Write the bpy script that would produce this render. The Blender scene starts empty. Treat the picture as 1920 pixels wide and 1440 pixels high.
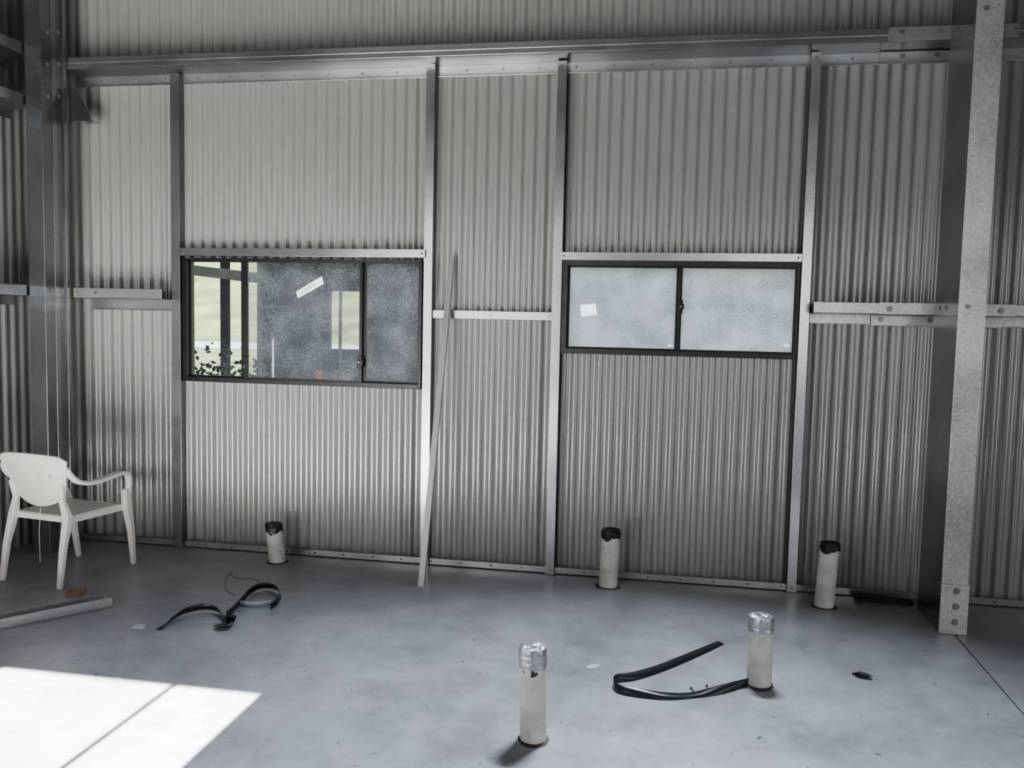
import bpy, bmesh, math, random
from mathutils import Vector, Matrix
random.seed(7)
C=bpy.context.scene.collection
PI=math.pi
# ---------------------------------------------------------------- camera
F_PX,PITCH,YAW,ROLL,DIST,HGT=1578.0,.0746,.17226,.021776,5.2759,1.6
CAM=Vector((0,-DIST,HGT))
F0=Vector((-math.sin(YAW),math.cos(YAW),0));R0=Vector((math.cos(YAW),math.sin(YAW),0));Z0=Vector((0,0,1))
FW=math.cos(PITCH)*F0-math.sin(PITCH)*Z0;UP=math.sin(PITCH)*F0+math.cos(PITCH)*Z0
RC=math.cos(ROLL)*R0+math.sin(ROLL)*UP;UC=math.cos(ROLL)*UP-math.sin(ROLL)*R0
def ray(px,py): return FW*F_PX+RC*(px-960)-UC*(py-720)
def onY(px,py,Y=0.0):
    d=ray(px,py);return CAM+d*((Y-CAM.y)/d.y)
def fl(px,py,z=0.0):
    d=ray(px,py);return CAM+d*((z-CAM.z)/d.z)
cd=bpy.data.cameras.new('camera');cam=bpy.data.objects.new('camera',cd);C.objects.link(cam)
cd.sensor_fit='HORIZONTAL';cd.sensor_width=36;cd.lens=36*F_PX/1920;cd.clip_start=.05;cd.clip_end=400
M=Matrix((RC,UC,-FW)).transposed().to_4x4();M.translation=CAM;cam.matrix_world=M
bpy.context.scene.camera=cam
try: bpy.context.scene.view_settings.look='AgX - Medium High Contrast'
except Exception as ex: print(ex)
# ---------------------------------------------------------------- materials
def mat(name,col,rough=.5,metal=0.0,var=0.0,scale=8.0,bump=0.0,bscale=60.0,spec=.5):
    m=bpy.data.materials.new(name);m.use_nodes=True;nt=m.node_tree;b=nt.nodes['Principled BSDF']
    b.inputs['Base Color'].default_value=(*col,1);b.inputs['Roughness'].default_value=rough;b.inputs['Metallic'].default_value=metal
    b.inputs['Specular IOR Level'].default_value=spec
    tc=nt.nodes.new('ShaderNodeTexCoord')
    n=nt.nodes.new('ShaderNodeTexNoise');n.inputs['Scale'].default_value=scale;n.inputs['Detail'].default_value=4
    nt.links.new(tc.outputs['Object'],n.inputs['Vector'])
    r=nt.nodes.new('ShaderNodeValToRGB');r.color_ramp.elements[0].position=.3;r.color_ramp.elements[1].position=.7
    r.color_ramp.elements[0].color=(*[c*(1-var) for c in col],1);r.color_ramp.elements[1].color=(*[min(1,c*(1+var)) for c in col],1)
    nt.links.new(n.outputs['Fac'],r.inputs['Fac']);nt.links.new(r.outputs['Color'],b.inputs['Base Color'])
    if bump:
        n2=nt.nodes.new('ShaderNodeTexNoise');n2.inputs['Scale'].default_value=bscale;nt.links.new(tc.outputs['Object'],n2.inputs['Vector'])
        bp=nt.nodes.new('ShaderNodeBump');bp.inputs['Strength'].default_value=bump;bp.inputs['Distance'].default_value=.01
        nt.links.new(n2.outputs['Fac'],bp.inputs['Height']);nt.links.new(bp.outputs['Normal'],b.inputs['Normal'])
    return m
def galv(name,lo=.42,hi=.72,rough=.4,sc=90,tint=(1,1,1.0),metal=.8,vo=.16,bs=.18):
    m=bpy.data.materials.new(name);m.use_nodes=True;nt=m.node_tree;b=nt.nodes['Principled BSDF'];L=nt.links.new
    b.inputs['Metallic'].default_value=metal
    tc=nt.nodes.new('ShaderNodeTexCoord')
    v=nt.nodes.new('ShaderNodeTexVoronoi');v.inputs['Scale'].default_value=sc;L(tc.outputs['Object'],v.inputs['Vector'])
    n=nt.nodes.new('ShaderNodeTexNoise');n.inputs['Scale'].default_value=2.2;n.inputs['Detail'].default_value=2;L(tc.outputs['Object'],n.inputs['Vector'])
    sp=nt.nodes.new('ShaderNodeSeparateColor');L(v.outputs['Color'],sp.inputs['Color'])
    mx=nt.nodes.new('ShaderNodeMath');mx.operation='MULTIPLY_ADD';mx.inputs[1].default_value=vo;L(sp.outputs[0],mx.inputs[0]);
    m2=nt.nodes.new('ShaderNodeMath');m2.operation='MULTIPLY';m2.inputs[1].default_value=1-vo;L(n.outputs['Fac'],m2.inputs[0]);L(m2.outputs[0],mx.inputs[2])
    r=nt.nodes.new('ShaderNodeValToRGB');r.color_ramp.elements[0].color=(lo*tint[0],lo*tint[1],lo*tint[2],1);r.color_ramp.elements[1].color=(hi*tint[0],hi*tint[1],hi*tint[2],1)
    r.color_ramp.elements[0].position=.28;r.color_ramp.elements[1].position=.7
    L(mx.outputs[0],r.inputs['Fac']);L(r.outputs['Color'],b.inputs['Base Color'])
    mr=nt.nodes.new('ShaderNodeMapRange');mr.inputs['To Min'].default_value=rough-.06;mr.inputs['To Max'].default_value=rough+.06;L(n.outputs['Fac'],mr.inputs['Value']);L(mr.outputs[0],b.inputs['Roughness'])
    bp=nt.nodes.new('ShaderNodeBump');bp.inputs['Strength'].default_value=bs;bp.inputs['Distance'].default_value=.01;L(n.outputs['Fac'],bp.inputs['Height']);L(bp.outputs['Normal'],b.inputs['Normal'])
    return m
GALV=galv('galvanised_steel',.36,.60,.22,150,metal=.88);GALVL=galv('bright_galvanised_steel',.48,.78,.24,130,(1,1,.98));GALVD=galv('shaded_dull_galvanised_steel',.14,.24,.30,150,(.95,1,1.03));SPANG=galv('spangled_steel',.48,.85,.32,90,(1,.965,.90),.65,.22,.1)
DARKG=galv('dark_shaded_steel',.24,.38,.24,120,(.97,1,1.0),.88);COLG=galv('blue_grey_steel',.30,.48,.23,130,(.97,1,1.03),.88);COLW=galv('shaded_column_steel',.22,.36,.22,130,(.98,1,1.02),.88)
ROOFM=galv('roof_steel',.06,.12,.4,60)
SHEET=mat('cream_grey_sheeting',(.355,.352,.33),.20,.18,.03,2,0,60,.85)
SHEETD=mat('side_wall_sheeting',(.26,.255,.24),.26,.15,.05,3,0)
BLACK=mat('black_aluminium',(.010,.010,.012),.35,0,.2,20)
BRONZE=mat('grey_bronze_aluminium',(.05,.048,.046),.35,.3,.2,20)
PLAST=mat('white_chair_plastic',(.86,.82,.75),.36,0,.04,14,.1,90)
PVC=mat('dusty_white_pvc',(.58,.56,.50),.5,0,.22,12,.2,40)
TAPEB=mat('black_tape',(.015,.015,.017),.4,0,.4,40,.8,45)
TAPES=mat('silver_tape',(.42,.42,.44),.34,.8,.25,30,.4,34)
STRAP=mat('black_plastic_strapping',(.02,.021,.026),.3,0,.3,30)
CARD=mat('brown_cardboard',(.36,.22,.14),.8,0,.15,20)
PAPER=mat('white_paper',(.85,.85,.83),.7,0,.04,20)
def paper_t():
    m=bpy.data.materials.new('backlit_white_paper');m.use_nodes=True;nt=m.node_tree;nt.nodes.clear();L=nt.links.new
    o=nt.nodes.new('ShaderNodeOutputMaterial');a=nt.nodes.new('ShaderNodeAddShader');d=nt.nodes.new('ShaderNodeBsdfDiffuse');t=nt.nodes.new('ShaderNodeBsdfTranslucent')
    n=nt.nodes.new('ShaderNodeTexNoise');n.inputs['Scale'].default_value=30;r=nt.nodes.new('ShaderNodeValToRGB');r.color_ramp.elements[0].color=(.9,.9,.87,1);r.color_ramp.elements[1].color=(1,1,.97,1)
    L(n.outputs['Fac'],r.inputs['Fac']);L(r.outputs[0],d.inputs[0]);L(r.outputs[0],t.inputs[0]);L(d.outputs[0],a.inputs[0]);L(t.outputs[0],a.inputs[1]);L(a.outputs[0],o.inputs[0]);return m
PAPERT=paper_t()
CLEARC=mat('pale_plastic_card',(.5,.53,.57),.25,0,.1,40)
INK=mat('black_ink',(.02,.02,.02),.6)
DARKM=mat('dark_debris',(.05,.042,.035),.8,0,.4,40)
DIRT=mat('dark_dirt',(.085,.07,.06),.95,0,.5,50)
SHED=mat('dark_grey_shelter_boards',(.10,.105,.115),.7,0,.6,5)
POSTM=mat('weathered_grey_post',(.05,.05,.052),.8,0,.3,9)
BEAMM=mat('pale_shelter_beam',(.5,.5,.47),.7,0,.2,9)
ORANGE=mat('orange_plastic',(.9,.3,.12),.5,0,.1,9)
GRASS=mat('dry_green_grass',(.034,.044,.012),.95,0,.6,.35,0)
PATHM=mat('pale_blue_gravel',(.09,.12,.15),.9,0,.15,2)
LEAF=mat('dark_green_leaves',(.02,.035,.018),.8,0,.5,9)
BOLTM=galv('bolt_steel',.25,.4,.35)
def concrete():
    m=bpy.data.materials.new('stained_concrete');m.use_nodes=True;nt=m.node_tree;b=nt.nodes['Principled BSDF'];L=nt.links.new
    b.inputs['Specular IOR Level'].default_value=.9
    tc=nt.nodes.new('ShaderNodeTexCoord')
    def noise(s,d=5,ro=.6):
        n=nt.nodes.new('ShaderNodeTexNoise');n.inputs['Scale'].default_value=s;n.inputs['Detail'].default_value=d;n.inputs['Roughness'].default_value=ro;L(tc.outputs['Object'],n.inputs['Vector']);return n
    def mul(a_,b_,f=1.0):
        mx=nt.nodes.new('ShaderNodeMix');mx.data_type='RGBA';mx.blend_type='MULTIPLY';mx.inputs[0].default_value=f;L(a_,mx.inputs[6]);L(b_,mx.inputs[7]);return mx.outputs[2]
    def ramp(src,p0,c0,p1,c1):
        r=nt.nodes.new('ShaderNodeValToRGB');r.color_ramp.elements[0].position=p0;r.color_ramp.elements[1].position=p1;r.color_ramp.elements[0].color=(*c0,1);r.color_ramp.elements[1].color=(*c1,1);L(src,r.inputs['Fac']);return r.outputs['Color']
    a=noise(.8,6,.6);c=noise(5,7,.72);d=noise(60,3);f=noise(1.9,7,.75);e=noise(26,3,.5)
    col=ramp(a.outputs['Fac'],.32,(.265,.275,.30),.68,(.39,.395,.42))
    col=mul(col,ramp(c.outputs['Fac'],.34,(.82,.81,.80),.6,(1.04,1.04,1.04)))
    col=mul(col,ramp(f.outputs['Fac'],.40,(.84,.83,.83),.52,(1.02,1.02,1.02)))
    col=mul(col,ramp(e.outputs['Fac'],.26,(.4,.38,.35),.32,(1,1,1)))
    mrs=nt.nodes.new('ShaderNodeMapRange');mrs.inputs['From Min'].default_value=.58;mrs.inputs['From Max'].default_value=.72;mrs.inputs['To Max'].default_value=.28;L(f.outputs['Fac'],mrs.inputs['Value'])
    ms=nt.nodes.new('ShaderNodeMix');ms.data_type='RGBA';ms.inputs[7].default_value=(.54,.53,.55,1);L(mrs.outputs[0],ms.inputs[0]);L(col,ms.inputs[6]);col=ms.outputs[2]
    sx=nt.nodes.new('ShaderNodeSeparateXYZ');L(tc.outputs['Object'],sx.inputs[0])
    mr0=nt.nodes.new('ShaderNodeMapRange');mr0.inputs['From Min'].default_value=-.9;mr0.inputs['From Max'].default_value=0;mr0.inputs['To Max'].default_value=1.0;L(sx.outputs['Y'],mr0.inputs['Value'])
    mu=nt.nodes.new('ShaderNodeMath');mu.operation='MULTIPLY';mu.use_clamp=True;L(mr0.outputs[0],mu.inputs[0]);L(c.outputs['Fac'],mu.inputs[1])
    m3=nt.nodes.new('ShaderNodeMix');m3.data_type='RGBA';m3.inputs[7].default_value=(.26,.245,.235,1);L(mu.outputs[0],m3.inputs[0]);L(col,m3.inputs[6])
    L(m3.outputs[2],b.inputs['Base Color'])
    mr=nt.nodes.new('ShaderNodeMapRange');mr.inputs['From Min'].default_value=.35;mr.inputs['From Max'].default_value=.65;mr.inputs['To Min'].default_value=.28;mr.inputs['To Max'].default_value=.42;L(f.outputs['Fac'],mr.inputs['Value']);L(mr.outputs[0],b.inputs['Roughness'])
    bp=nt.nodes.new('ShaderNodeBump');bp.inputs['Strength'].default_value=.12;bp.inputs['Distance'].default_value=.003;L(d.outputs['Fac'],bp.inputs['Height']);L(bp.outputs['Normal'],b.inputs['Normal'])
    return m
CONC=concrete()
def dirty_glass(name,haze,speck,hazecol,speckpos=.60,scale=95,soft=.05,tcol=(.8,.82,.84)):
    m=bpy.data.materials.new(name);m.use_nodes=True;nt=m.node_tree;L=nt.links.new;nt.nodes.clear()
    out=nt.nodes.new('ShaderNodeOutputMaterial');tc=nt.nodes.new('ShaderNodeTexCoord')
    tr=nt.nodes.new('ShaderNodeBsdfTransparent');tr.inputs[0].default_value=(*tcol,1)
    gl=nt.nodes.new('ShaderNodeBsdfGlossy');gl.inputs['Roughness'].default_value=.12
    tl=nt.nodes.new('ShaderNodeBsdfTranslucent');df=nt.nodes.new('ShaderNodeBsdfDiffuse')
    sc=nt.nodes.new('ShaderNodeMixShader');sc.inputs[0].default_value=.3;L(tl.outputs[0],sc.inputs[1]);L(df.outputs[0],sc.inputs[2])
    n=nt.nodes.new('ShaderNodeTexNoise');n.inputs['Scale'].default_value=scale;n.inputs['Detail'].default_value=3;n.inputs['Roughness'].default_value=.6;L(tc.outputs['Object'],n.inputs['Vector'])
    n2=nt.nodes.new('ShaderNodeTexNoise');n2.inputs['Scale'].default_value=5;n2.inputs['Detail'].default_value=5;L(tc.outputs['Object'],n2.inputs['Vector'])
    n3=nt.nodes.new('ShaderNodeMath');n3.operation='MULTIPLY_ADD';n3.inputs[1].default_value=.5;L(n.outputs['Fac'],n3.inputs[0])
    n4=nt.nodes.new('ShaderNodeMath');n4.operation='MULTIPLY';n4.inputs[1].default_value=.5;L(n2.outputs['Fac'],n4.inputs[0]);L(n4.outputs[0],n3.inputs[2])
    cr=nt.nodes.new('ShaderNodeValToRGB');cr.color_ramp.elements[0].position=.40;cr.color_ramp.elements[1].position=.60
    cr.color_ramp.elements[0].color=(*[c*.68 for c in hazecol],1);cr.color_ramp.elements[1].color=(*[min(1,c*1.2) for c in hazecol],1)
    L(n3.outputs[0],cr.inputs['Fac']);L(cr.outputs[0],tl.inputs[0]);L(cr.outputs[0],df.inputs[0])
    ad=nt.nodes.new('ShaderNodeMath');ad.operation='MULTIPLY_ADD';ad.inputs[1].default_value=.6;L(n2.outputs['Fac'],ad.inputs[0]);L(n.outputs['Fac'],ad.inputs[2])
    mr=nt.nodes.new('ShaderNodeMapRange');mr.inputs['From Min'].default_value=speckpos+.30;mr.inputs['From Max'].default_value=speckpos+.30+soft;mr.inputs['To Min'].default_value=haze;mr.inputs['To Max'].default_value=speck;L(ad.outputs[0],mr.inputs['Value'])
    a=nt.nodes.new('ShaderNodeMixShader');L(mr.outputs[0],a.inputs[0]);L(tr.outputs[0],a.inputs[1]);L(sc.outputs[0],a.inputs[2])
    b=nt.nodes.new('ShaderNodeMixShader');b.inputs[0].default_value=.012;L(a.outputs[0],b.inputs[1]);L(gl.outputs[0],b.inputs[2])
    L(b.outputs[0],out.inputs[0]);return m
G_CLEAR=dirty_glass('dusty_clear_glass',.08,.4,(.46,.48,.48),.60,110,.15,(.8,.85,.80))
G_SCREEN=dirty_glass('speckled_screened_glass',.34,.62,(.50,.52,.55),.50,120,.32,(.6,.63,.64))
G_FROST=dirty_glass('film_covered_glass',.97,.92,(.50,.53,.63),.54,130)
# ---------------------------------------------------------------- mesh builder
class MB:
    def __init__(s): s.v=[];s.f=[];s.sm=[]
    def add(s,vs,fs,smooth=False):
        o=len(s.v);s.v+= [tuple(v) for v in vs]
        for f in fs: s.f.append([i+o for i in f]);s.sm.append(smooth)
    def box(s,x0,x1,y0,y1,z0,z1):
        s.add([(x,y,z) for x in (x0,x1) for y in (y0,y1) for z in (z0,z1)],[(0,1,3,2),(4,6,7,5),(0,4,5,1),(2,3,7,6),(0,2,6,4),(1,5,7,3)])
    def bar(s,a,b,w,d,side=None):
        a=Vector(a);b=Vector(b);t=(b-a).normalized();sd=Vector(side) if side else (Vector((0,0,1)) if abs(t.z)<.9 else Vector((1,0,0)))
        u=(sd-t*sd.dot(t)).normalized();w2=t.cross(u)
        vs=[p+u*i*w/2+w2*j*d/2 for p in (a,b) for i,j in ((-1,-1),(1,-1),(1,1),(-1,1))]
        s.add(vs,[(0,1,2,3),(7,6,5,4),(0,4,5,1),(1,5,6,2),(2,6,7,3),(3,7,4,0)])
    def tube(s,pts,rs,n=20,cap=True,smooth=True):
        pts=[Vector(p) for p in pts]
        if not hasattr(rs,'__len__'): rs=[rs]*len(pts)
        rings=[];u=None
        for i,p in enumerate(pts):
            t=(pts[min(i+1,len(pts)-1)]-pts[max(i-1,0)]).normalized()
            if u is None: u=t.orthogonal().normalized()
            u=(u-t*u.dot(t)).normalized();w=t.cross(u)
            rings.append([p+(u*math.cos(k*2*PI/n)+w*math.sin(k*2*PI/n))*rs[i] for k in range(n)])
        vs=[v for r in rings for v in r];fs=[]
        for i in range(len(pts)-1):
            for k in range(n): fs.append((i*n+k,i*n+(k+1)%n,(i+1)*n+(k+1)%n,(i+1)*n+k))
        s.add(vs,fs,smooth)
        if cap: s.add(rings[0],[tuple(range(n))[::-1]]);s.add(rings[-1],[tuple(range(n))])
    def loft(s,pts,ws,ds,side):
        pts=[Vector(p) for p in pts];sd=Vector(side).normalized();vs=[];fs=[]
        for i,p in enumerate(pts):
            t=(pts[min(i+1,len(pts)-1)]-pts[max(i-1,0)]).normalized();u=(sd-t*sd.dot(t)).normalized();w=t.cross(u)
            W=ws[i] if hasattr(ws,'__len__') else ws;D=ds[i] if hasattr(ds,'__len__') else ds
            vs+=[p+u*a*W/2+w*b*D/2 for a,b in ((-1,-1),(1,-1),(1,1),(-1,1))]
        n=len(pts)
        for i in range(n-1):
            for k in range(4): fs.append((i*4+k,i*4+(k+1)%4,i*4+4+(k+1)%4,i*4+4+k))
        fs+=[(3,2,1,0),(n*4-4,n*4-3,n*4-2,n*4-1)];s.add(vs,fs)
    def build(s,name,m,parent=None,bevel=0,local=False,solid=0):
        me=bpy.data.meshes.new(name);off=Vector((0,0,0))
        if parent is not None and not local: off=parent_world(parent)
        me.from_pydata([tuple(Vector(v)-off) for v in s.v],[],s.f);me.materials.append(m)
        for p,k in zip(me.polygons,s.sm): p.use_smooth=k
        bm=bmesh.new();bm.from_mesh(me)
        if not solid: bmesh.ops.recalc_face_normals(bm,faces=bm.faces)
        bm.to_mesh(me);bm.free()
        o=bpy.data.objects.new(name,me);C.objects.link(o)
        if parent is not None: o.parent=parent
        if solid:
            q=o.modifiers.new('s','SOLIDIFY');q.thickness=solid;q.offset=0
        if bevel:
            q=o.modifiers.new('b','BEVEL');q.width=bevel;q.segments=2;q.limit_method='ANGLE'
        return o
def parent_world(p):
    v=Vector((0,0,0))
    while p is not None: v=v+p.location;p=p.parent
    return v
def tag(o,label,cat,group=None,kind=None):
    o['label']=label;o['category']=cat
    if group:o['group']=group
    if kind:o['kind']=kind
    return o
def empty(name,loc,label,cat,group=None,kind=None,rz=0):
    o=bpy.data.objects.new(name,None);C.objects.link(o);o.location=loc;o.rotation_euler=(0,0,rz);o.empty_display_size=.1
    return tag(o,label,cat,group,kind)
def catmull(P,n=8):
    P=[Vector(p) for p in P];out=[]
    for i in range(len(P)-1):
        a=P[max(i-1,0)];b=P[i];c=P[i+1];d=P[min(i+2,len(P)-1)]
        for k in range(n):
            t=k/n;out.append(.5*((2*b)+(c-a)*t+(2*a-5*b+4*c-d)*t*t+(3*b-a-3*c+d)*t**3))
    out.append(P[-1]);return out
def bolt(parent,p,nrm,r=.011,h=.009,name='bolt'):
    mb=MB();p=Vector(p);n=Vector(nrm);mb.tube([p-n*.002,p+n*.003],r*1.5,14);mb.tube([p,p+n*h],r,6,smooth=False);return mb.build(name,BOLTM,parent)
# ---------------------------------------------------------------- key positions
FY=-.075
W1=dict(x0=onY(345,600,-.04).x,x1=onY(792,600,-.04).x,z0=onY(570,722,-.04).z,z1=onY(570,486,-.04).z)
W2=dict(x0=onY(1053,580,-.04).x,x1=onY(1497,580,-.04).x,z0=onY(1270,668,-.04).z,z1=onY(1270,488,-.04).z)
colR_a=fl(1760,1187);colR_b=fl(1806,1187)
RY=colR_a.y
LY0,LY1=-.43,-.21
colL_x0=onY(50,300,LY0).x;colL_x1=onY(80,300,LY0).x
XL=colL_x0-.21
XR=6.5;YF=-7.2;ZC=4.4
p=fl(490,1298);PX1=p.x;PY1=p.y;MX=fl(332,1280).x;MX2=fl(14,1244).x
PITCHC=.0762
# ---------------------------------------------------------------- corrugated walls
def corrugated(name,u0,u1,zs,holes,place,m,amp=.0095,n=16):
    us=[u0+i*PITCHC/n for i in range(int((u1-u0)/PITCHC*n)+1)]+[u1]
    for h in holes: us+= [h[0],h[1]]
    us=sorted(set(round(u,5) for u in us));zz=sorted(set([round(z,4) for z in zs]+[round(h[i],4) for h in holes for i in (2,3)]))
    vs=[];nu=len(us)
    for z in zz:
        for u in us:
            w=math.sin(2*PI*(u-u0)/PITCHC);w=w*1.45-.45*w**3
            vs.append(place(u,w*amp,z))
    fs=[]
    for j in range(len(zz)-1):
        for i in range(nu-1):
            cu=(us[i]+us[i+1])/2;cz=(zz[j]+zz[j+1])/2
            if any(h[0]<cu<h[1] and h[2]<cz<h[3] for h in holes): continue
            fs.append((j*nu+i,j*nu+i+1,(j+1)*nu+i+1,(j+1)*nu+i))
    mb=MB();mb.add(vs,fs,True);return mb.build(name,m)
e=.012
hole=[(W['x0']+e,W['x1']-e,W['z0']+e,W['z1']-e) for W in (W1,W2)]
o=corrugated('wall_back',XL,XR,[.0,ZC],hole,lambda u,w,z:(u,w,z),SHEET);tag(o,'cream corrugated steel back wall with two windows','wall',kind='structure')
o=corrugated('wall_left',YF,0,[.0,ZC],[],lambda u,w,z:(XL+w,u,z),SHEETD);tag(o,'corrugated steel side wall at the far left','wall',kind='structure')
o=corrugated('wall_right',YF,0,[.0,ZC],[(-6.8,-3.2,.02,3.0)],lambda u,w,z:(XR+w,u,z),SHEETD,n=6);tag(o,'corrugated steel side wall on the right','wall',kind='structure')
EL=math.radians(32);ZH=(PY1-YF)*math.tan(EL);DX0=PX1-2.6
mb=MB()
mb.box(XL,DX0,YF-.03,YF,0,ZC);mb.box(PX1,XR,YF-.03,YF,0,ZC);mb.box(DX0,PX1,YF-.03,YF,ZH,ZC)
o=mb.build('wall_front',SHEETD);tag(o,'steel wall behind the camera with a wide door opening','wall',kind='structure')
mb=MB();mb.box(XL-9,XL-.06,-.06,0,-.2,ZC+.3);o=mb.build('wall_sun_block',SHEETD);tag(o,'unseen wall added beyond the left side wall to block the sun','wall',kind='structure')  # added out of view, keeps sun off the outdoor shelter posts
dr=empty('door_1',((DX0+PX1)/2,YF,0),'glazed sliding door frame behind the camera','door',kind='structure')
for x in (MX,MX2,MX2-(MX-MX2)):
    mb=MB();mb.box(x-.014,x+.014,YF-.02,YF+.01,0,ZH);mb.build('door_mullion',BLACK,dr)
mb=MB();mb.box(XL-.05,XR+.05,YF-.05,.05,ZC,ZC+.05);o=mb.build('ceiling',ROOFM);tag(o,'steel shed roof above the frame','ceiling',kind='structure')
j1=fl(1790,1190);j2=fl(1920,1340);jd=(j2-j1).normalized();jn=Vector((-jd.y,jd.x,0)).normalized()
def jx(Y,o): 
    q=j1+jn*o;return q.x+jd.x/jd.y*(Y-q.y)
mb=MB()
ya,yb=YF-.05,.02
s1=.004 if jn.x>0 else -.004
def slab(x00,x01,x10,x11):
    vs=[(x00,ya,z) for z in(-.12,0)]+[(x01,ya,z) for z in(-.12,0)]+[(x11,yb,z) for z in(-.12,0)]+[(x10,yb,z) for z in(-.12,0)]
    mb.add(vs,[(1,3,5,7),(0,6,4,2),(0,2,3,1),(2,4,5,3),(4,6,7,5),(6,0,1,7)])
slab(XL-.05,jx(ya,-s1),XL-.05,jx(yb,-s1));slab(jx(ya,s1),XR+.05,jx(yb,s1),XR+.05)
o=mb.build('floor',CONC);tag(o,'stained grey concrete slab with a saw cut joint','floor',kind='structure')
zt=.045
mb=MB();mb.box(colL_x0,XR,-.05,-.047,.003,zt);mb.box(colL_x0,XR,-.05,-.0,.003,.006)
o=mb.build('bottom_track',GALVL);tag(o,'thin galvanised bottom track running along the foot of the corrugated wall','steel track')
for i in range(46):
    x=colL_x0+.2+i*.2
    if x<XR-.2: bolt(o,(x,-.05,.027),(0,-1,0),.004,.003,'rivet')
# ---------------------------------------------------------------- Z girts
def zgirt(name,x0,x1,zw,hi,lo,label,xi0=None,xi1=None,m=GALV,axis='x',X0=0,D=.2,mi=None):
    g=empty(name,((x0+x1)/2 if axis=='x' else X0,0 if axis=='x' else (x0+x1)/2,zw),label,'steel girt')
    t=.003;xi0=x0 if xi0 is None else xi0;xi1=x1 if xi1 is None else xi1
    def B(mb,a,b,y0,y1,z0,z1):
        if axis=='x': mb.box(a,b,y0,y1,z0,z1)
        else: mb.box(X0-y1,X0-y0,a,b,z0,z1)
    mb=MB();B(mb,xi0,xi1,-D,-D+t,zw,zw+hi);B(mb,xi0,xi1,-D,-D+.018,zw+hi-t,zw+hi);mb.build('inner_flange',mi or m,g,.0015)
    mb=MB();B(mb,x0,x1,-D+t,-.012,zw-t,zw);mb.build('web',GALVD,g)  # underside shade put into the darker web colour
    mb=MB();B(mb,x0,x1,-.015,-.012,zw-lo,zw-t);B(mb,x0,x1,-.03,-.015,zw-lo,zw-lo+t);mb.build('outer_flange',m,g,.001)
    return g
def sleeve(g,x0,x1,zw,hi,lo,m):
    mb=MB();t=.003
    mb.box(x0,x1,-.2065,-.2027,zw-.003,zw+hi+.004);mb.box(x0,x1,-.2065,-.18,zw+hi+.001,zw+hi+.004)
    mb.box(x0,x1,-.0345,-.0312,zw-lo-.004,zw-.0075);mb.box(x0,x1,-.045,-.0312,zw-lo-.007,zw-lo-.004)
    return mb.build('lap_sleeve',m,g,.001)
zo=onY(600,152,-.015).z;zw=onY(600,130,-.015).z
hi=onY(600,91,-.2).z-zw
xA=onY(130,130,-.1).x
g=zgirt('wall_girt',xA,XR-.02,zw,hi,zw-zo,'long galvanised steel girt across the top of the corrugated wall above the studs',m=GALVL,mi=GALV)
mb=MB();mb.box(xA,XR-.02,-.2045,-.2,zw+hi*.45,zw+hi*.45+.004);mb.build('flange_fold',GALVL,g,.001)
for i in range(32):
    x=xA+.2+i*.2286
    if x<XR-.1: bolt(g,(x,-.016,zw-.035),(0,-1,0),.005,.004,'screw')
xl=onY(1665,90,-.2).x;xl2=onY(1778,90,-.2).x+.35
sl=sleeve(g,xl,xl2,zw,hi,zw-zo,GALVL)
for q in (1690,1762,1790): bolt(sl,(onY(q,68,-.206).x,-.2065,zw+hi*.6),(0,-1,0))
for q in (1690,1755): bolt(sl,(onY(q,115,-.02).x,-.0345,zw-.035),(0,-1,0))
for q in (1905,): bolt(g,(onY(q,60,-.206).x,-.2,zw+hi*.6),(0,-1,0))
zlo=onY(230,581,-.015).z;zwm=onY(230,560,-.015).z;him=onY(230,541,-.2).z-zwm
xa=onY(138,560,-.2).x;xi=onY(303,548,-.2).x;xb=onY(324,560,-.04).x
g=zgirt('wall_girt',xa,xb,zwm,him,zwm-zlo,'short mid-height girt between left corner column and first stud',xa,xi,m=GALVL)
bolt(g,(onY(180,549,-.2).x,-.2,zwm+him*.5),(0,-1,0),.007,.005)
xs=onY(1519,590,-.03).x;xi=onY(1526,575,-.2).x
zlo2=onY(1600,608,-.015).z;zw2=onY(1600,588,-.015).z;hi2=onY(1600,567,-.2).z-zw2
g=zgirt('wall_girt',xs,XR-.02,zw2,hi2,zw2-zlo2,'mid-height girt running from the fourth stud behind the right column',xi,None,m=SPANG)
xl=onY(1648,575,-.2).x;xl2=onY(1751,575,-.2).x+.42
sl=sleeve(g,xl,xl2,zw2,hi2,zw2-zlo2,SPANG)
for q in (1668,): bolt(sl,(onY(q,577,-.206).x,-.2065,zw2+hi2*.45),(0,-1,0));
for q in (1742,1650): bolt(sl,(onY(q,600,-.02).x,-.0345,zw2-.03),(0,-1,0))
bolt(g,(onY(1877,582,-.206).x,-.2065,zw2+hi2*.45),(0,-1,0))
mx0=onY(806,590,-.05).x;mx1=onY(1036,590,-.05).x;mz0=onY(920,599,-.05).z;mz1=onY(920,583,-.05).z
mb=MB();mb.box(mx0,mx1,-.055,-.052,mz0,mz1);mb.box(mx0,mx1,-.055,-.012,mz1-.003,mz1);mb.box(mx0,mx1,-.055,-.012,mz0,mz0+.003)
o=mb.build('nogging',GALV,bevel=.001);tag(o,'narrow galvanised rail between the second and third studs','steel rail')
for i in range(3): bolt(o,(mx0+.02+i*(mx1-mx0-.04)/2,-.055,(mz0+mz1)/2),(0,-1,0),.005,.004,'screw')
for (py,lab) in ((100,'highest girt on the left side wall, cut by the photo edge'),(196,'second girt down on the left side wall near the column'),(553,'mid-height girt on the left side wall')):
    z=onY(48,py,LY0).z
    zgirt('side_wall_girt',YF+.02,LY0+.1,z,.065,.065,lab,axis='y',X0=XL,D=.2,m=COLG)
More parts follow.
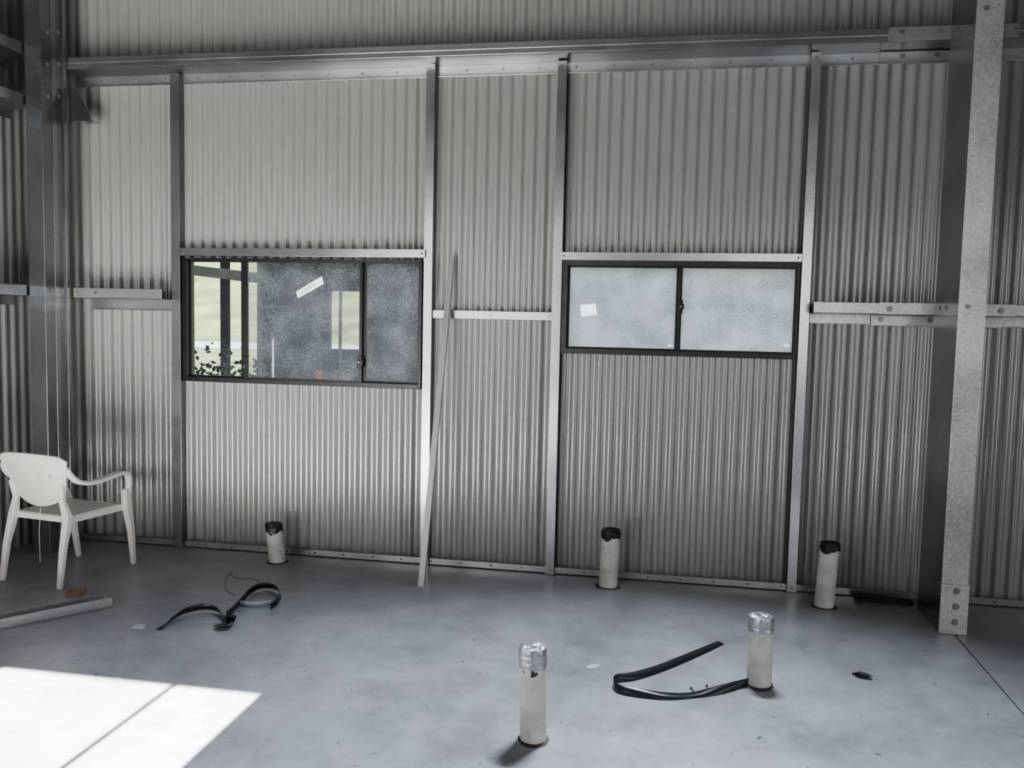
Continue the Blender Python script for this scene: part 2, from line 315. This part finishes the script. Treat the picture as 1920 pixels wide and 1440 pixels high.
# ---------------------------------------------------------------- studs
def stud(px0,px1,py,label,top,web='L',m=GALV):
    x0=onY(px0,py,FY).x;x1=onY(px1,py,FY).x;t=.002
    s=empty('wall_stud',((x0+x1)/2,FY/2,0),label,'steel stud','galvanised vertical studs of the back wall')
    mb=MB();mb.box(x0,x1,FY,FY+t,.002,top);mb.build('front_flange',m,s,.0008)
    mb=MB()
    if web=='L': mb.box(x0,x0+t,FY+t,-.012,.002,top)
    else: mb.box(x1-t,x1,FY+t,-.012,.002,top)
    mb.build('web',GALVD,s)  # shade on the stud's side put into web and lip colour
    mb=MB();
    mb.box(x0,x1,-.0115,-.0095,.002,top)
    if web=='L': mb.box(x1-t,x1,FY+t,FY+.014,.002,top)
    else: mb.box(x0,x0+t,FY+t,FY+.014,.002,top)
    mb.build('lip',GALVD,s)
    for z in (top-.03,.03): bolt(s,((x0+x1)/2,FY,z),(0,-1,0),.005,.004,'screw')
    return s
stud(322,338,600,'first galvanised stud, at the left side of the left window',zw-.012,'R')
stud(793,809,600,'second galvanised stud, between left window and the leaning bar',zw-.006,'R',GALV)
stud(1034,1051,600,'third galvanised stud, at the left side of the right window',zw-.012,'L')
stud(1499,1517,600,'fourth galvanised stud, at the right side of the right window',zw-.008,'L',GALVL)
# ---------------------------------------------------------------- columns
cw=colR_b.x-colR_a.x
def column(x0,x1,y0,y1,label,web,m1,m2):
    c=empty('steel_column',((x0+x1)/2,(y0+y1)/2,0),label,'steel column','galvanised portal frame columns');t=.004
    mb=MB();mb.box(x0,x1,y0,y0+t,.002,ZC-.002);mb.build('front_flange',m1,c,.0015)
    mb=MB()
    if web=='L': mb.box(x0,x0+t,y0+t,y1-t,.002,ZC-.002)
    else: mb.box(x1-t,x1,y0+t,y1-t,.002,ZC-.002)
    mb.build('web',m2,c)
    mb=MB();mb.box(x0,x1,y1-t,y1,.002,ZC-.002);mb.build('rear_flange',m2,c,.0015)
    mb=MB()
    if web=='L': mb.box(x1-t,x1,y0+t,y0+.02,.002,ZC-.002);mb.box(x1-t,x1,y1-.02,y1-t,.002,ZC-.002)
    else: mb.box(x0,x0+t,y0+t,y0+.02,.002,ZC-.002);mb.box(x0,x0+t,y1-.02,y1-t,.002,ZC-.002)
    mb.build('lip',m2,c);return c
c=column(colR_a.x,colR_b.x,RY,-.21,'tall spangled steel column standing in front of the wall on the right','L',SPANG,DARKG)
zb=onY(1785,1096,RY-.008).z
mb=MB();mb.box(colR_a.x-.003,colR_b.x+.004,RY-.008,RY-.001,.002,zb);bp_=mb.build('base_cleat',SPANG,c,.0015)
for py in (1108,1137,1166): bolt(bp_,(colR_a.x+cw*.55,RY-.009,onY(1783,py,RY-.008).z),(0,-1,0),.012,.01)
for (px,py) in ((1815,575),(1850,15)): bolt(c,onY(px,py,RY),(0,-1,0),.009,.006)
for (py,yy) in ((578,-.4),(578,-.3),(62,-.4)): 
    z=onY(1760,py,yy).z;bolt(c,(colR_a.x,yy,z),(-1,0,0),.009,.006)
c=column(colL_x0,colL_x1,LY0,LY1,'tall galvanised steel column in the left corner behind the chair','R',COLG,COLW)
for py in (60,120,180,545):
    for yy in (-.27,-.37): bolt(c,(colL_x1,yy,onY(110,py,yy).z),(1,0,0),.009,.006)
mb=MB();mb.box(colL_x1+.0,colL_x1+.004,-.34,-.30,.002,ZC-.002);mb.box(colL_x1+.0,colL_x1+.012,LY1-.03,LY1-.004,.002,ZC-.002);mb.build('web_rib',COLG,c,.001)
q=[onY(131,163,-.19),onY(146,166,-.19),onY(172,228,-.19),onY(131,226,-.19)]
mb=MB();n=len(q);mb.add([tuple(v) for v in q]+[(v.x,v.y+.004,v.z) for v in q],[(0,1,2,3),(7,6,5,4),(0,4,5,1),(1,5,6,2),(2,6,7,3),(3,7,4,0)])
a=onY(131,226,-.19);b=onY(172,228,-.19);mb.box(a.x,b.x,-.186,-.1,a.z-.004,a.z)
mb.build('corner_cleat',COLW,c)
# ---------------------------------------------------------------- windows
def frame_ring(mb,x0,x1,z0,z1,y0,y1,l,r,b,t):
    mb.box(x0,x0+l,y0,y1,z0,z1);mb.box(x1-r,x1,y0,y1,z0,z1);mb.box(x0+l,x1-r,y0,y1,z0,z0+b);mb.box(x0+l,x1-r,y0,y1,z1-t,z1)
def window(idx,W,label,divs,mats,header,cx,fm):
    w=empty('window_%d'%idx,((W['x0']+W['x1'])/2,-.04,W['z0']),label,'window',kind='structure')
    x0,x1,z0,z1=W['x0'],W['x1'],W['z0'],W['z1']
    xs=[onY(a,600,-.03).x for a in divs];ztop=onY(cx,header[2],-.03).z;zbot=onY(cx,header[3],-.03).z
    mb=MB();frame_ring(mb,x0,x1,z0,z1,-.06,.03,max(.01,xs[0]-x0-.012),max(.01,x1-xs[-1]-.012),max(.01,zbot-z0-.010),max(.008,z1-ztop-.010));mb.build('window_frame',fm,w,.002)
    for k in range(len(mats)):
        a,b=xs[2*k],xs[2*k+1]
        la=.014 if k==0 else (xs[2*k]-xs[2*k-1])/2; rb=.014 if k==len(mats)-1 else (xs[2*k+2]-xs[2*k+1])/2
        yy=-.045 if k%2 else -.02
        mb=MB();frame_ring(mb,a-la,b+rb,zbot-.012,ztop+.012,yy-.01,yy+.014,la,rb,.012,.012);sf=mb.build('sash_frame',BLACK,w,.001)
        mb=MB();mb.add([(a-.002,yy+.002,zbot-.002),(b+.002,yy+.002,zbot-.002),(b+.002,yy+.002,ztop+.002),(a-.002,yy+.002,ztop+.002)],[(0,1,2,3)]);mb.build('pane',mats[k],w)
    return w
w=window(1,W1,'black framed left window of three panes with speckled dirty glass',(359,452,467,676,687,784),(G_CLEAR,G_SCREEN,G_SCREEN),(0,0,493,710),570,BLACK)
def latch(par,px,py0,py1,Y=-.058,wd=.016):
    a=onY(px,py1,Y);b=onY(px,py0,Y);mb=MB();mb.box(a.x-wd,a.x+wd,Y-.014,Y,a.z,b.z);mb.box(a.x-wd*.5,a.x+wd*1.6,Y-.026,Y-.012,a.z+(b.z-a.z)*.3,a.z+(b.z-a.z)*.7)
    o=mb.build('latch',BLACK,par,.003);bolt(o,(a.x,Y-.026,(a.z+b.z)/2),(0,-1,0),.004,.002,'screw')
latch(w,461,668,706);latch(w,675,668,690)
def quad_sheet(P,m,par,label):
    mb=MB();mb.add([tuple(v) for v in P]+[(v.x,v.y+.0008,v.z) for v in P],[(0,3,2,1),(4,5,6,7),(0,1,5,4),(1,2,6,5),(2,3,7,6),(3,0,4,7)]);st=mb.build('sticker',m,par);st['label']=label;return st
Y=-.052
P=[onY(555,547,Y),onY(603,518,Y),onY(607,532,Y),onY(559,559,Y)]
st=quad_sheet(P,PAPERT,w,'white paper strip stuck diagonally on the middle pane')
u=(P[1]-P[0]);v=(P[3]-P[0]);pts=[P[0]+u*(.12+.6*k/14)+v*(.5+.22*math.sin(k*2.1))+Vector((0,-.002,0)) for k in range(15)]
mb=MB();mb.tube(catmull(pts,4),.0018,6);mb.build('handwriting',INK,st)
w=window(2,W2,'black framed right window of two panes covered with milky film',(1067,1266,1277,1486),(G_FROST,G_FROST),(0,0,503,655),1277,BRONZE)
latch(w,1276,562,588,-.058,.012)
quad_sheet([onY(1088,572,-.024),onY(1117,569,-.024),onY(1119,590,-.024),onY(1090,593,-.024)],PAPERT,w,'small square white label on the left pane')
for px in (1252,1470):
    a=onY(px,648,-.05);mb=MB();mb.box(a.x,a.x+.03,-.0505,-.05,a.z-.006,a.z+.006);mb.build('small_label',PAPERT,w)
def header(px0,px1,pyt,pyb,cx,label,m):
    x0=onY(px0,(pyt+pyb)/2,-.09).x;x1=onY(px1,(pyt+pyb)/2,-.09).x;zT=onY(cx,pyt,-.09).z;zB=onY(cx,pyb,-.09).z
    mb=MB();mb.box(x0,x1,-.09,-.087,zB,zT);mb.box(x0,x1,-.087,-.012,zT-.003,zT);mb.box(x0,x1,-.087,-.012,zB,zB+.003)
    o=mb.build('window_header',m,bevel=.001);tag(o,label,'window header')
    for x in (x0+.02,x1-.02): bolt(o,(x,-.09,(zT+zB)/2),(0,-1,0),.004,.003,'screw')
header(335,797,466,481,570,'galvanised header channel fixed over the left three-pane window',GALV)
header(1051,1504,474,489,1277,'galvanised header channel fixed over the right milky window',GALVL)
# ---------------------------------------------------------------- leaning bar
b0=fl(789,1103);t0=onY(847,481,-.045)
mb=MB();d=(t0-b0).normalized();b0=b0+Vector((0,0,.010))
mb.bar(b0,t0,.036,.004,(1,0,0));nrm=d.cross(Vector((1,0,0))).normalized()
if nrm.y>0:nrm=-nrm
side=(Vector((1,0,0))-d*d.x).normalized()
mb.bar(b0+side*.0165-nrm*.013,t0+side*.0165-nrm*.013,.003,.022,(1,0,0))
for k in (.06,.22,.5,.8,.96): 
    c0=b0+(t0-b0)*k+nrm*.002;mb.tube([c0,c0+nrm*.003],.006,10)
BARM=galv('leaning_bar_steel',.34,.5,.5,130,(1,1,1),.45)
o=mb.build('leaning_bar',BARM);tag(o,'long thin galvanised steel bar leaning against the wall by the left window','steel bar')
# ---------------------------------------------------------------- pipes
def pipe(bx,by,tx,ty,w,tape,capfrac,label,hole=False):
    b=fl(bx,by);r=w;b.y+=r*.8;Y=b.y
    t=onY(tx,ty,Y);t.y=Y
    p_=empty('waste_pipe',b,label,'pipe','capped plastic pipes standing up from the slab')
    L=(t-b);n=28
    mb=MB();mb.tube([b+Vector((0,0,.0)),b+L*.5,t-L.normalized()*.006],r,n);mb.build('pipe_wall',PVC,p_)
    m=TAPEB if tape=='b' else TAPES;vs=[];fs=[];H=L.length;u=Vector((1,0,0));v=Vector((0,1,0));d=L.normalized();rings=6
    for j in range(rings+1):
        for k in range(n):
            a=k*2*PI/n;low=capfrac*(1+ (.22 if tape=='b' else .04)*math.sin(3*a+bx)+(.14 if tape=='b' else .02)*random.uniform(-1,1))
            s=H-low*(1-j/rings);rr=r*1.03+random.uniform(0,.0009)+(.0006 if j%2 else 0)
            if j==rings: rr=r*.99;s=H+.001
            vs.append(b+d*s+(u*math.cos(a)+v*math.sin(a))*rr)
    for j in range(rings):
        for k in range(n): fs.append((j*n+k,j*n+(k+1)%n,(j+1)*n+(k+1)%n,(j+1)*n+k))
    base=len(vs)
    for q in (.75,.5,.25):
        for k in range(n):
            a=k*2*PI/n;vs.append(t+d*(.001+random.uniform(0,.006))+(u*math.cos(a)+v*math.sin(a))*r*q)
    vs.append(t+d*.004)
    for ri in range(3):
        A=rings*n if ri==0 else base+(ri-1)*n;B=base+ri*n
        for k in range(n): fs.append((A+k,A+(k+1)%n,B+(k+1)%n,B+k))
    for k in range(n): fs.append((base+2*n+k,base+2*n+(k+1)%n,len(vs)-1))
    mb=MB();mb.add(vs,fs,False);mb.build('tape_cap',m,p_)
    vs=[];nn=36
    for q in (0,1):
        for k in range(nn):
            a=k*2*PI/nn;rr=r*(1.02 if q else 1.18+.14*random.random()+.1*math.sin(a*2+bx));vs.append((b.x+rr*math.cos(a),b.y+rr*math.sin(a),.0008+.006*q))
    mb=MB();mb.add(vs,[(k,(k+1)%nn,nn+(k+1)%nn,nn+k) for k in range(nn)]);mb.build('dirt_collar',DIRT,p_)
    if hole:
        c0=onY(994,1263,Y-r-.001);vs=[]
        for k in range(14):
            a=k*2*PI/14;xx=.027*math.cos(a)*(1+.25*math.sin(2*a));zz=.015*math.sin(a)-.25*xx
            yy=Y-math.sqrt(max(0,(r*1.012)**2-(c0.x+xx-(b.x+(t.x-b.x)*.7))**2));vs.append((c0.x+xx,yy,c0.z+zz))
        mb=MB();mb.add(vs+[(v[0],v[1]+.003,v[2]) for v in vs],[tuple(range(14)),tuple(range(14,28))[::-1]]+[(k,(k+1)%14,14+(k+1)%14,14+k) for k in range(14)]);mb.build('damage_patch',DARKM,p_)
    return p_
def rad(wpx,bx,by):
    q=fl(bx,by);return wpx/F_PX*((q-CAM).dot(FW))/2
pipe(515,1057,513,981,rad(31,515,1057),'b',.055,'shortest pipe with black taped top, under the left window')
pipe(1139,1104,1146,993,rad(35,1139,1104),'b',.05,'tilted pipe with black taped top, in front of the third stud')
pipe(1547,1142,1557,1018,rad(36,1547,1142),'b',.045,'pipe with black taped top, between fourth stud and right column')
pipe(997,1396,999,1212,rad(51,997,1396),'s',.075,'nearest pipe with silver taped top and a dark hole in its side',True)
pipe(1425,1291,1427,1155,rad(46,1425,1291),'s',.065,'silver taped pipe beside the black strap on the right')
# ---------------------------------------------------------------- strapping
def strap(pts,label,w=.032):
    P=[];A=[]
    for (px,py,lift,ang) in pts:
        P.append(fl(px,py)+Vector((0,0,lift)));A.append(ang)
    S=catmull(P,8);AA=catmull([Vector((a,0,0)) for a in A],8);vs=[];n=len(S)
    for i,s_ in enumerate(S):
        t=(S[min(i+1,n-1)]-S[max(i-1,0)]);t.z=0;t.normalize();sd=Vector((t.y,-t.x,0));a=math.radians(AA[i].x)
        wd=Vector((0,0,1))*math.cos(a)+sd*math.sin(a);c_=s_+Vector((0,0,abs(math.cos(a))*w/2+.0015))
        vs+=[c_-wd*w/2,c_,c_+wd*w/2]
    fs=[]
    for i in range(n-1):
        for k in (0,1): fs.append((i*3+k,i*3+k+1,i*3+4+k,i*3+3+k))
    mb=MB();mb.add(vs,fs,True);o=mb.build('plastic_strap',STRAP,solid=.0014)
    return tag(o,label,'strap','offcuts of black plastic strapping on the slab')
strap([(298,1181,0,80),(320,1167,0,40),(350,1154,.01,20),(385,1149,.015,15),(412,1153,.005,30),(425,1168,0,80),(408,1178,0,70),(428,1180,0,50),(440,1168,0,20),(425,1162,0,-10),(438,1148,0,0),(455,1130,0,0),(468,1117,.005,0),(488,1108,.01,10),(512,1109,.012,20),(525,1120,.01,20),(520,1135,.005,10),(507,1144,0,0)],'looped black strap on the slab left, between chair and left window pipe',.036)
strap([(450,1136,0,8),(470,1138,0,8),(490,1138,0,10),(511,1134,0,12)],'short greyish strap piece lying inside the loop of the left strap',.03).data.materials[0]=CLEARC
strap([(1352,1206,0,82),(1320,1222,0,70),(1285,1238,0,60),(1240,1257,0,55),(1190,1274,0,40),(1158,1280,0,15),(1150,1288,0,0),(1160,1300,0,-20),(1200,1307,0,-35),(1250,1310,0,-60),(1300,1306,0,-75),(1350,1300,0,-40),(1402,1288,0,0)],'long curved black strap on the slab in front of the right pipes',.038)
# ---------------------------------------------------------------- channel on floor, left
a=fl(211,1137);b=fl(0,1180);d=(b-a).normalized();b=a+d*1.9;nr=Vector((-d.y,d.x,0))
if nr.y<0:nr=-nr
mb=MB();w_,h_=.10,.05
def qb(o0,o1,z0,z1):
    vs=[(p+nr*o).to_tuple()[:2]+(z,) for p in (a,b) for o in (o0,o1) for z in (z0,z1)]
    mb.add(vs,[(0,1,3,2),(4,6,7,5),(0,4,5,1),(2,3,7,6),(0,2,6,4),(1,5,7,3)])
qb(0,.002,.004,h_);qb(w_-.002,w_,.004,h_);qb(0,w_,.001,.004);qb(.002,.014,h_-.002,h_);qb(w_-.014,w_-.002,h_-.002,h_)
o=mb.build('channel_offcut',BARM,bevel=.0006);tag(o,'galvanised steel channel offcut lying on the slab in front of the chair','steel channel')
a=fl(1602,1124);b=fl(1712,1134)
mb=MB();mb.bar(a+Vector((0,0,.012)),b+Vector((0,0,.012)),.02,.05);mb.bar(a+Vector((.02,.0,.03)),b+Vector((-.1,-.01,.03)),.012,.03);o=mb.build('dark_offcut',DARKM,bevel=.002);tag(o,'dark metal offcut lying against the wall left of the right column','offcut')
def flat(name,pts,m,label,cat,th=.003,tilt=0):
    P=[fl(*q) for q in pts];n=len(P);mb=MB();lo=[(v.x,v.y,.001+tilt*k*.004) for k,v in enumerate(P)];mb.add(lo+[(v[0],v[1],v[2]+th) for v in lo],[tuple(range(n))[::-1],tuple(range(n,2*n))]+[(k,(k+1)%n,n+(k+1)%n,n+k) for k in range(n)])
    o=mb.build(name,m);return tag(o,label,cat)
flat('cardboard_scrap',[(121,1118),(130,1104),(161,1103),(157,1113),(150,1119)],CARD,'small brown cardboard scrap on the slab beside chair leg','cardboard',.006)
flat('plastic_card',[(245,1180),(254,1172),(276,1171),(268,1181)],CLEARC,'small pale plastic card on the slab left of the looped strap','card',.002)
flat('paper_scrap',[(1096,1252),(1110,1246),(1126,1247),(1120,1254),(1104,1255)],CLEARC,'tiny pale scrap on the slab between the two silver taped pipes','scrap',.002)
flat('dead_leaf',[(1597,1264),(1612,1262),(1628,1268),(1636,1275),(1618,1273),(1606,1270)],DARKM,'dark dead leaf on the slab right of the rightmost silver pipe','leaf',.004,1)
def wire(pts,label,r=.0016):
    P=[fl(px,py)+Vector((0,0,z+.002)) for px,py,z in pts];mb=MB();mb.tube(catmull(P,8),r,6);o=mb.build('thin_wire',DARKM);return tag(o,label,'wire')
wire([(437,1072,.0),(425,1085,.01),(422,1100,.0),(430,1112,0),(445,1117,0)],'thin bent wire on the slab above the looped strap')
wire([(430,1078,0),(450,1086,0),(470,1088,.01),(488,1092,0)],'second thin wire running right toward the strap loop')
for (x,y,dx,dy,lab) in ((1296,1292,8,10,'dark nail beside the right curved strap'),(1325,1288,4,12,'small pale screw near the middle of right curved strap')):
    a=fl(x,y);b=fl(x+dx,y+dy);mb=MB();mb.tube([a+Vector((0,0,.004)),b+Vector((0,0,.004))],.003,8);mb.tube([a+Vector((0,0,.004)),a+(a-b).normalized()*.003+Vector((0,0,.004))],.006,8);o=mb.build('loose_nail',GALVD);tag(o,lab,'nail')
# ---------------------------------------------------------------- chair
RLp,RRp,FRp,FLp=fl(10,1087),fl(107,1107),fl(246,1058),fl(152,1041)
rm=(RLp+RRp)/2;fm=(FRp+FLp)/2;ce=(rm+fm)/2;fd=(fm-rm);dep=fd.length;fd.normalize();ang=math.atan2(fd.y,fd.x)-PI/2
wR=(RRp-RLp).length;wF=(FRp-FLp).length
ch=empty('garden_chair',(ce.x,ce.y,0),'white plastic garden armchair facing away beside the left corner column','chair',rz=ang)
hd=dep/2;ZS=.40;ZT=.77
hr=wR/2;hf=wF/2
def grid(fn,nu,nv,skip=None):
    vs=[fn(i/nu,j/nv) for j in range(nv+1) for i in range(nu+1)];fs=[]
    for j in range(nv):
        for i in range(nu):
            if skip and skip(i,j): continue
            fs.append((j*(nu+1)+i,j*(nu+1)+i+1,(j+1)*(nu+1)+i+1,(j+1)*(nu+1)+i))
    mb=MB();mb.add(vs,fs,True);return mb
def seatf(u,v):
    x=(u-.5)*2;y=(v-.5)*2;wd=.205+.02*v
    z=ZS-.012*(1-x*x)*(1-y*y)-.02*max(0,y-.7)**2*10
    return (x*wd,-.20+.42*v,z)
mb=grid(seatf,16,14);mb.build('seat',PLAST,ch,local=True,solid=.012)
mb=MB()
for x in (-1,1): mb.loft([(x*.205,-.2,ZS-.018),(x*.225,.22,ZS-.018)],.036,.01,(0,0,1))
mb.loft([(-.225,.22,ZS-.022),(.225,.22,ZS-.022)],.036,.01,(0,0,1));mb.loft([(-.205,-.2,ZS-.015),(.205,-.2,ZS-.015)],.034,.01,(0,0,1));mb.build('seat_rim',PLAST,ch,.003,local=True)
bw0,bw1=.145,.255
def backf(u,v):
    x=(u-.5)*2;low=.455+.05*abs(x)**2.2;top=ZT-.012*x*x-.022*abs(x)**8
    z=low+(top-low)*v;k=(z-.42)/(ZT-.42)
    wd=bw0+(bw1-bw0)*k;y=-.205-.085*k+.03*x*x
    return (x*wd,y,z)
def skip(i,j): return (j in (27,28,29)) and i in (13,25,40,52) 
mb=grid(backf,66,48,skip);mb.build('backrest',PLAST,ch,local=True,solid=.009)
mb=MB();pp=[backf(0,0)]+[backf(0,k/6) for k in range(1,7)]+[backf(k/16,1) for k in range(1,16)]+[backf(1,1-k/6) for k in range(7)]
mb.tube(pp,.010,10);mb.build('back_rim',PLAST,ch,local=True)
def leg(path,ws,ds): mb=MB();mb.loft(path,ws,ds,(1,0,0));return mb.build('leg',PLAST,ch,.006,local=True)
for s,hx in ((-1,hr),(1,hr)):
    leg([(s*hx,-hd,.0),(s*(hx*.5+.105),-hd*.5-.11,.22),(s*.205,-.205,ZS),(s*.175,-.215,.50),(s*.195,-.235,.60)],[.028,.036,.045,.036,.026],[.028,.034,.046,.026,.018])
for s,hx in ((-1,hf),(1,hf)):
    leg([(s*hx,hd,.0),(s*(hx*.5+.12),hd*.5+.115,.22),(s*.24,.215,ZS),(s*.25,.20,.46),(s*.25,.195,.50)],[.028,.036,.046,.042,.042],[.028,.036,.05,.042,.038])
    pth=catmull([(s*.235,-.245,.70),(s*.250,-.215,.645),(s*.257,-.16,.605),(s*.262,-.07,.592),(s*.265,.05,.602),(s*.265,.14,.612),(s*.262,.195,.598),(s*.258,.215,.55),(s*.252,.212,.44)],5)
    mb=MB();n=len(pth);mb.loft(pth,[.034+.022*math.sin(PI*k/(n-1)) for k in range(n)],[.024]*n,(1,0,0));mb.build('armrest',PLAST,ch,.007,local=True)
mb=MB();mb.tube([(-.0,-.205,.44),(.002,-.22,.3),(0,-.215,.12)],.0018,6);mb.build('dangling_string',PAPER,ch,local=True)
# ---------------------------------------------------------------- outside
GZ=-.2
mb=MB();mb.add([(-60,.05,GZ),(60,.05,GZ),(60,40,GZ),(-60,40,GZ)],[(0,1,2,3)]);o=mb.build('ground',GRASS);tag(o,'grass outside the shed beyond the windows','ground',kind='structure')
mb=MB();mb.add([(-60,36,GZ+.02),(60,36,GZ+.02),(60,47,GZ+.02),(-60,47,GZ+.02)],[(0,1,2,3)]);o=mb.build('trim_1',PATHM);tag(o,'pale gravel track beyond the grass','path',kind='structure')
mb=grid(lambda u,v:(-90+180*u,46+70*v,GZ+18*(v**1.1)+.8*math.sin(u*19)*v),30,14);o=mb.build('hillside',GRASS);tag(o,'green and tan grass hillside seen through the left window','hill',kind='structure')
YS=3.6
sh=empty('outdoor_shelter',(onY(560,600,YS).x,YS,GZ),'dark shelter with an open doorway seen through the speckled left window','shelter')
def X(px,dy=0): return onY(px,600,YS+dy).x
zt3=onY(570,440,YS).z
mb=MB();mb.box(X(482),X(617),YS,YS+.08,GZ,zt3);mb.build('wall_panel',SHED,sh)
mb=MB();mb.box(X(674),X(900),YS,YS+.08,GZ,zt3);mb.build('wall_panel',SHED,sh)
mb=MB();mb.box(X(617),X(674),YS,YS+.08,onY(645,546,YS).z,zt3);mb.build('lintel',SHED,sh)
mb=MB();mb.box(X(617),X(674),YS,YS+.08,GZ,onY(645,655,YS).z);mb.build('low_panel',SHED,sh)
mb=MB();mb.box(X(637),X(642),YS-.03,YS-.005,GZ,zt3);mb.build('post',BEAMM,sh)
mb=MB();mb.box(X(484,-.06),X(488,-.06),YS-.06,YS-.005,GZ,zt3);mb.build('post',BEAMM,sh)
mb=MB();mb.box(X(484),X(617),YS-.05,YS-.005,onY(560,578,YS).z,onY(560,574,YS).z);mb.build('rail',BEAMM,sh)
mb=MB();mb.box(X(413,-.4),X(425,-.4),YS-.4,YS-.32,GZ,onY(420,490,YS-.4).z);mb.build('post',POSTM,sh)
mb=MB();mb.bar(onY(330,503,YS-.4),onY(490,522,YS-.4),.11,.05);mb.build('beam',BEAMM,sh)
mb=MB();mb.box(X(300),X(1000),1.7,YS+1.2,zt3+.02,zt3+.07);mb.build('roof',SHED,sh)  # unseen roof plate added to shade the shelter and dim the left window
mb=MB();mb.bar(onY(330,460,YS-.5),onY(900,475,YS-.5),.24,.05);mb.build('roof_edge',SHED,sh)
def blob(cx,cy,cz,r,m,label,n=2600):
    mb=MB()
    for i in range(n):
        v=Vector((random.gauss(0,1),random.gauss(0,1),random.gauss(0,.6))).normalized()*r*random.uniform(.3,1);p=Vector((cx,cy,cz))+v
        if p.z<GZ: p.z=GZ+.02
        a=Vector((random.uniform(-1,1),random.uniform(-1,1),random.uniform(-1,1))).normalized();b=a.orthogonal().normalized();l=r*.05
        mb.add([p,p+a*l+b*l*.6,p+a*l*2,p+a*l-b*l*.6],[(0,1,2,3)])
    o=mb.build('shrub',m);return tag(o,label,'shrub')
q=onY(400,705,4.4);blob(q.x,4.4,.4,.85,LEAF,'dark shrub low outside the left pane of the left window')
q=onY(597,695,2.2);mb=MB();mb.tube([(q.x,2.2,GZ),(q.x,2.2,q.z-.02),(q.x,2.2,q.z)],[.035,.035,.03],16);o=mb.build('marker_post',ORANGE);tag(o,'orange marker post outside, at the bottom of the middle window pane','post')
# ---------------------------------------------------------------- lights
sd=bpy.data.lights.new('sun','SUN');sd.energy=122;sd.angle=math.radians(.3);sd.color=(1,.975,.94);so=bpy.data.objects.new('sun',sd);C.objects.link(so)
dirv=Vector((0,math.cos(EL),-math.sin(EL)));so.rotation_euler=dirv.to_track_quat('-Z','Y').to_euler();so.location=(0,-20,14)
wd=bpy.data.worlds.new('sky');bpy.context.scene.world=wd;wd.use_nodes=True;nt=wd.node_tree;bg=nt.nodes['Background']
tc=nt.nodes.new('ShaderNodeTexCoord');sx=nt.nodes.new('ShaderNodeSeparateXYZ');cr=nt.nodes.new('ShaderNodeValToRGB')
cr.color_ramp.elements[0].position=0;cr.color_ramp.elements[0].color=(1,.98,1,1);cr.color_ramp.elements[1].position=.7;cr.color_ramp.elements[1].color=(.70,.78,1,1)
nt.links.new(tc.outputs['Generated'],sx.inputs[0]);nt.links.new(sx.outputs['Z'],cr.inputs['Fac']);nt.links.new(cr.outputs['Color'],bg.inputs['Color']);bg.inputs['Strength'].default_value=2.7
def area(name,loc,aim,sx_,sy_,e,col,spread=180):
    l=bpy.data.lights.new(name,'AREA');l.shape='RECTANGLE';l.size=sx_;l.size_y=sy_;l.energy=e;l.color=col;l.spread=math.radians(spread)
    o=bpy.data.objects.new(name,l);C.objects.link(o);o.location=loc;o.rotation_euler=(Vector(aim)-Vector(loc)).to_track_quat('-Z','Y').to_euler()
area('front_fill',(1.8,YF+.15,1.8),(.4,-1.0,.3),2.4,2.2,36,(.90,.94,1))  # added fill lamp, the front wall has no opening here
area('added_window_fill',(.2,-.35,ZC-.06),(-.15,-3.5,0),.8,.35,115,(.80,.87,1),76)  # added lamp, no skylight there; throws pipe shadows as the right window would
area('side_fill',(XR-.15,-5,1.5),(0,-2.5,.6),3.4,2.7,7,(.85,.92,1))  # added side fill lamp, at an unseen opening cut for light
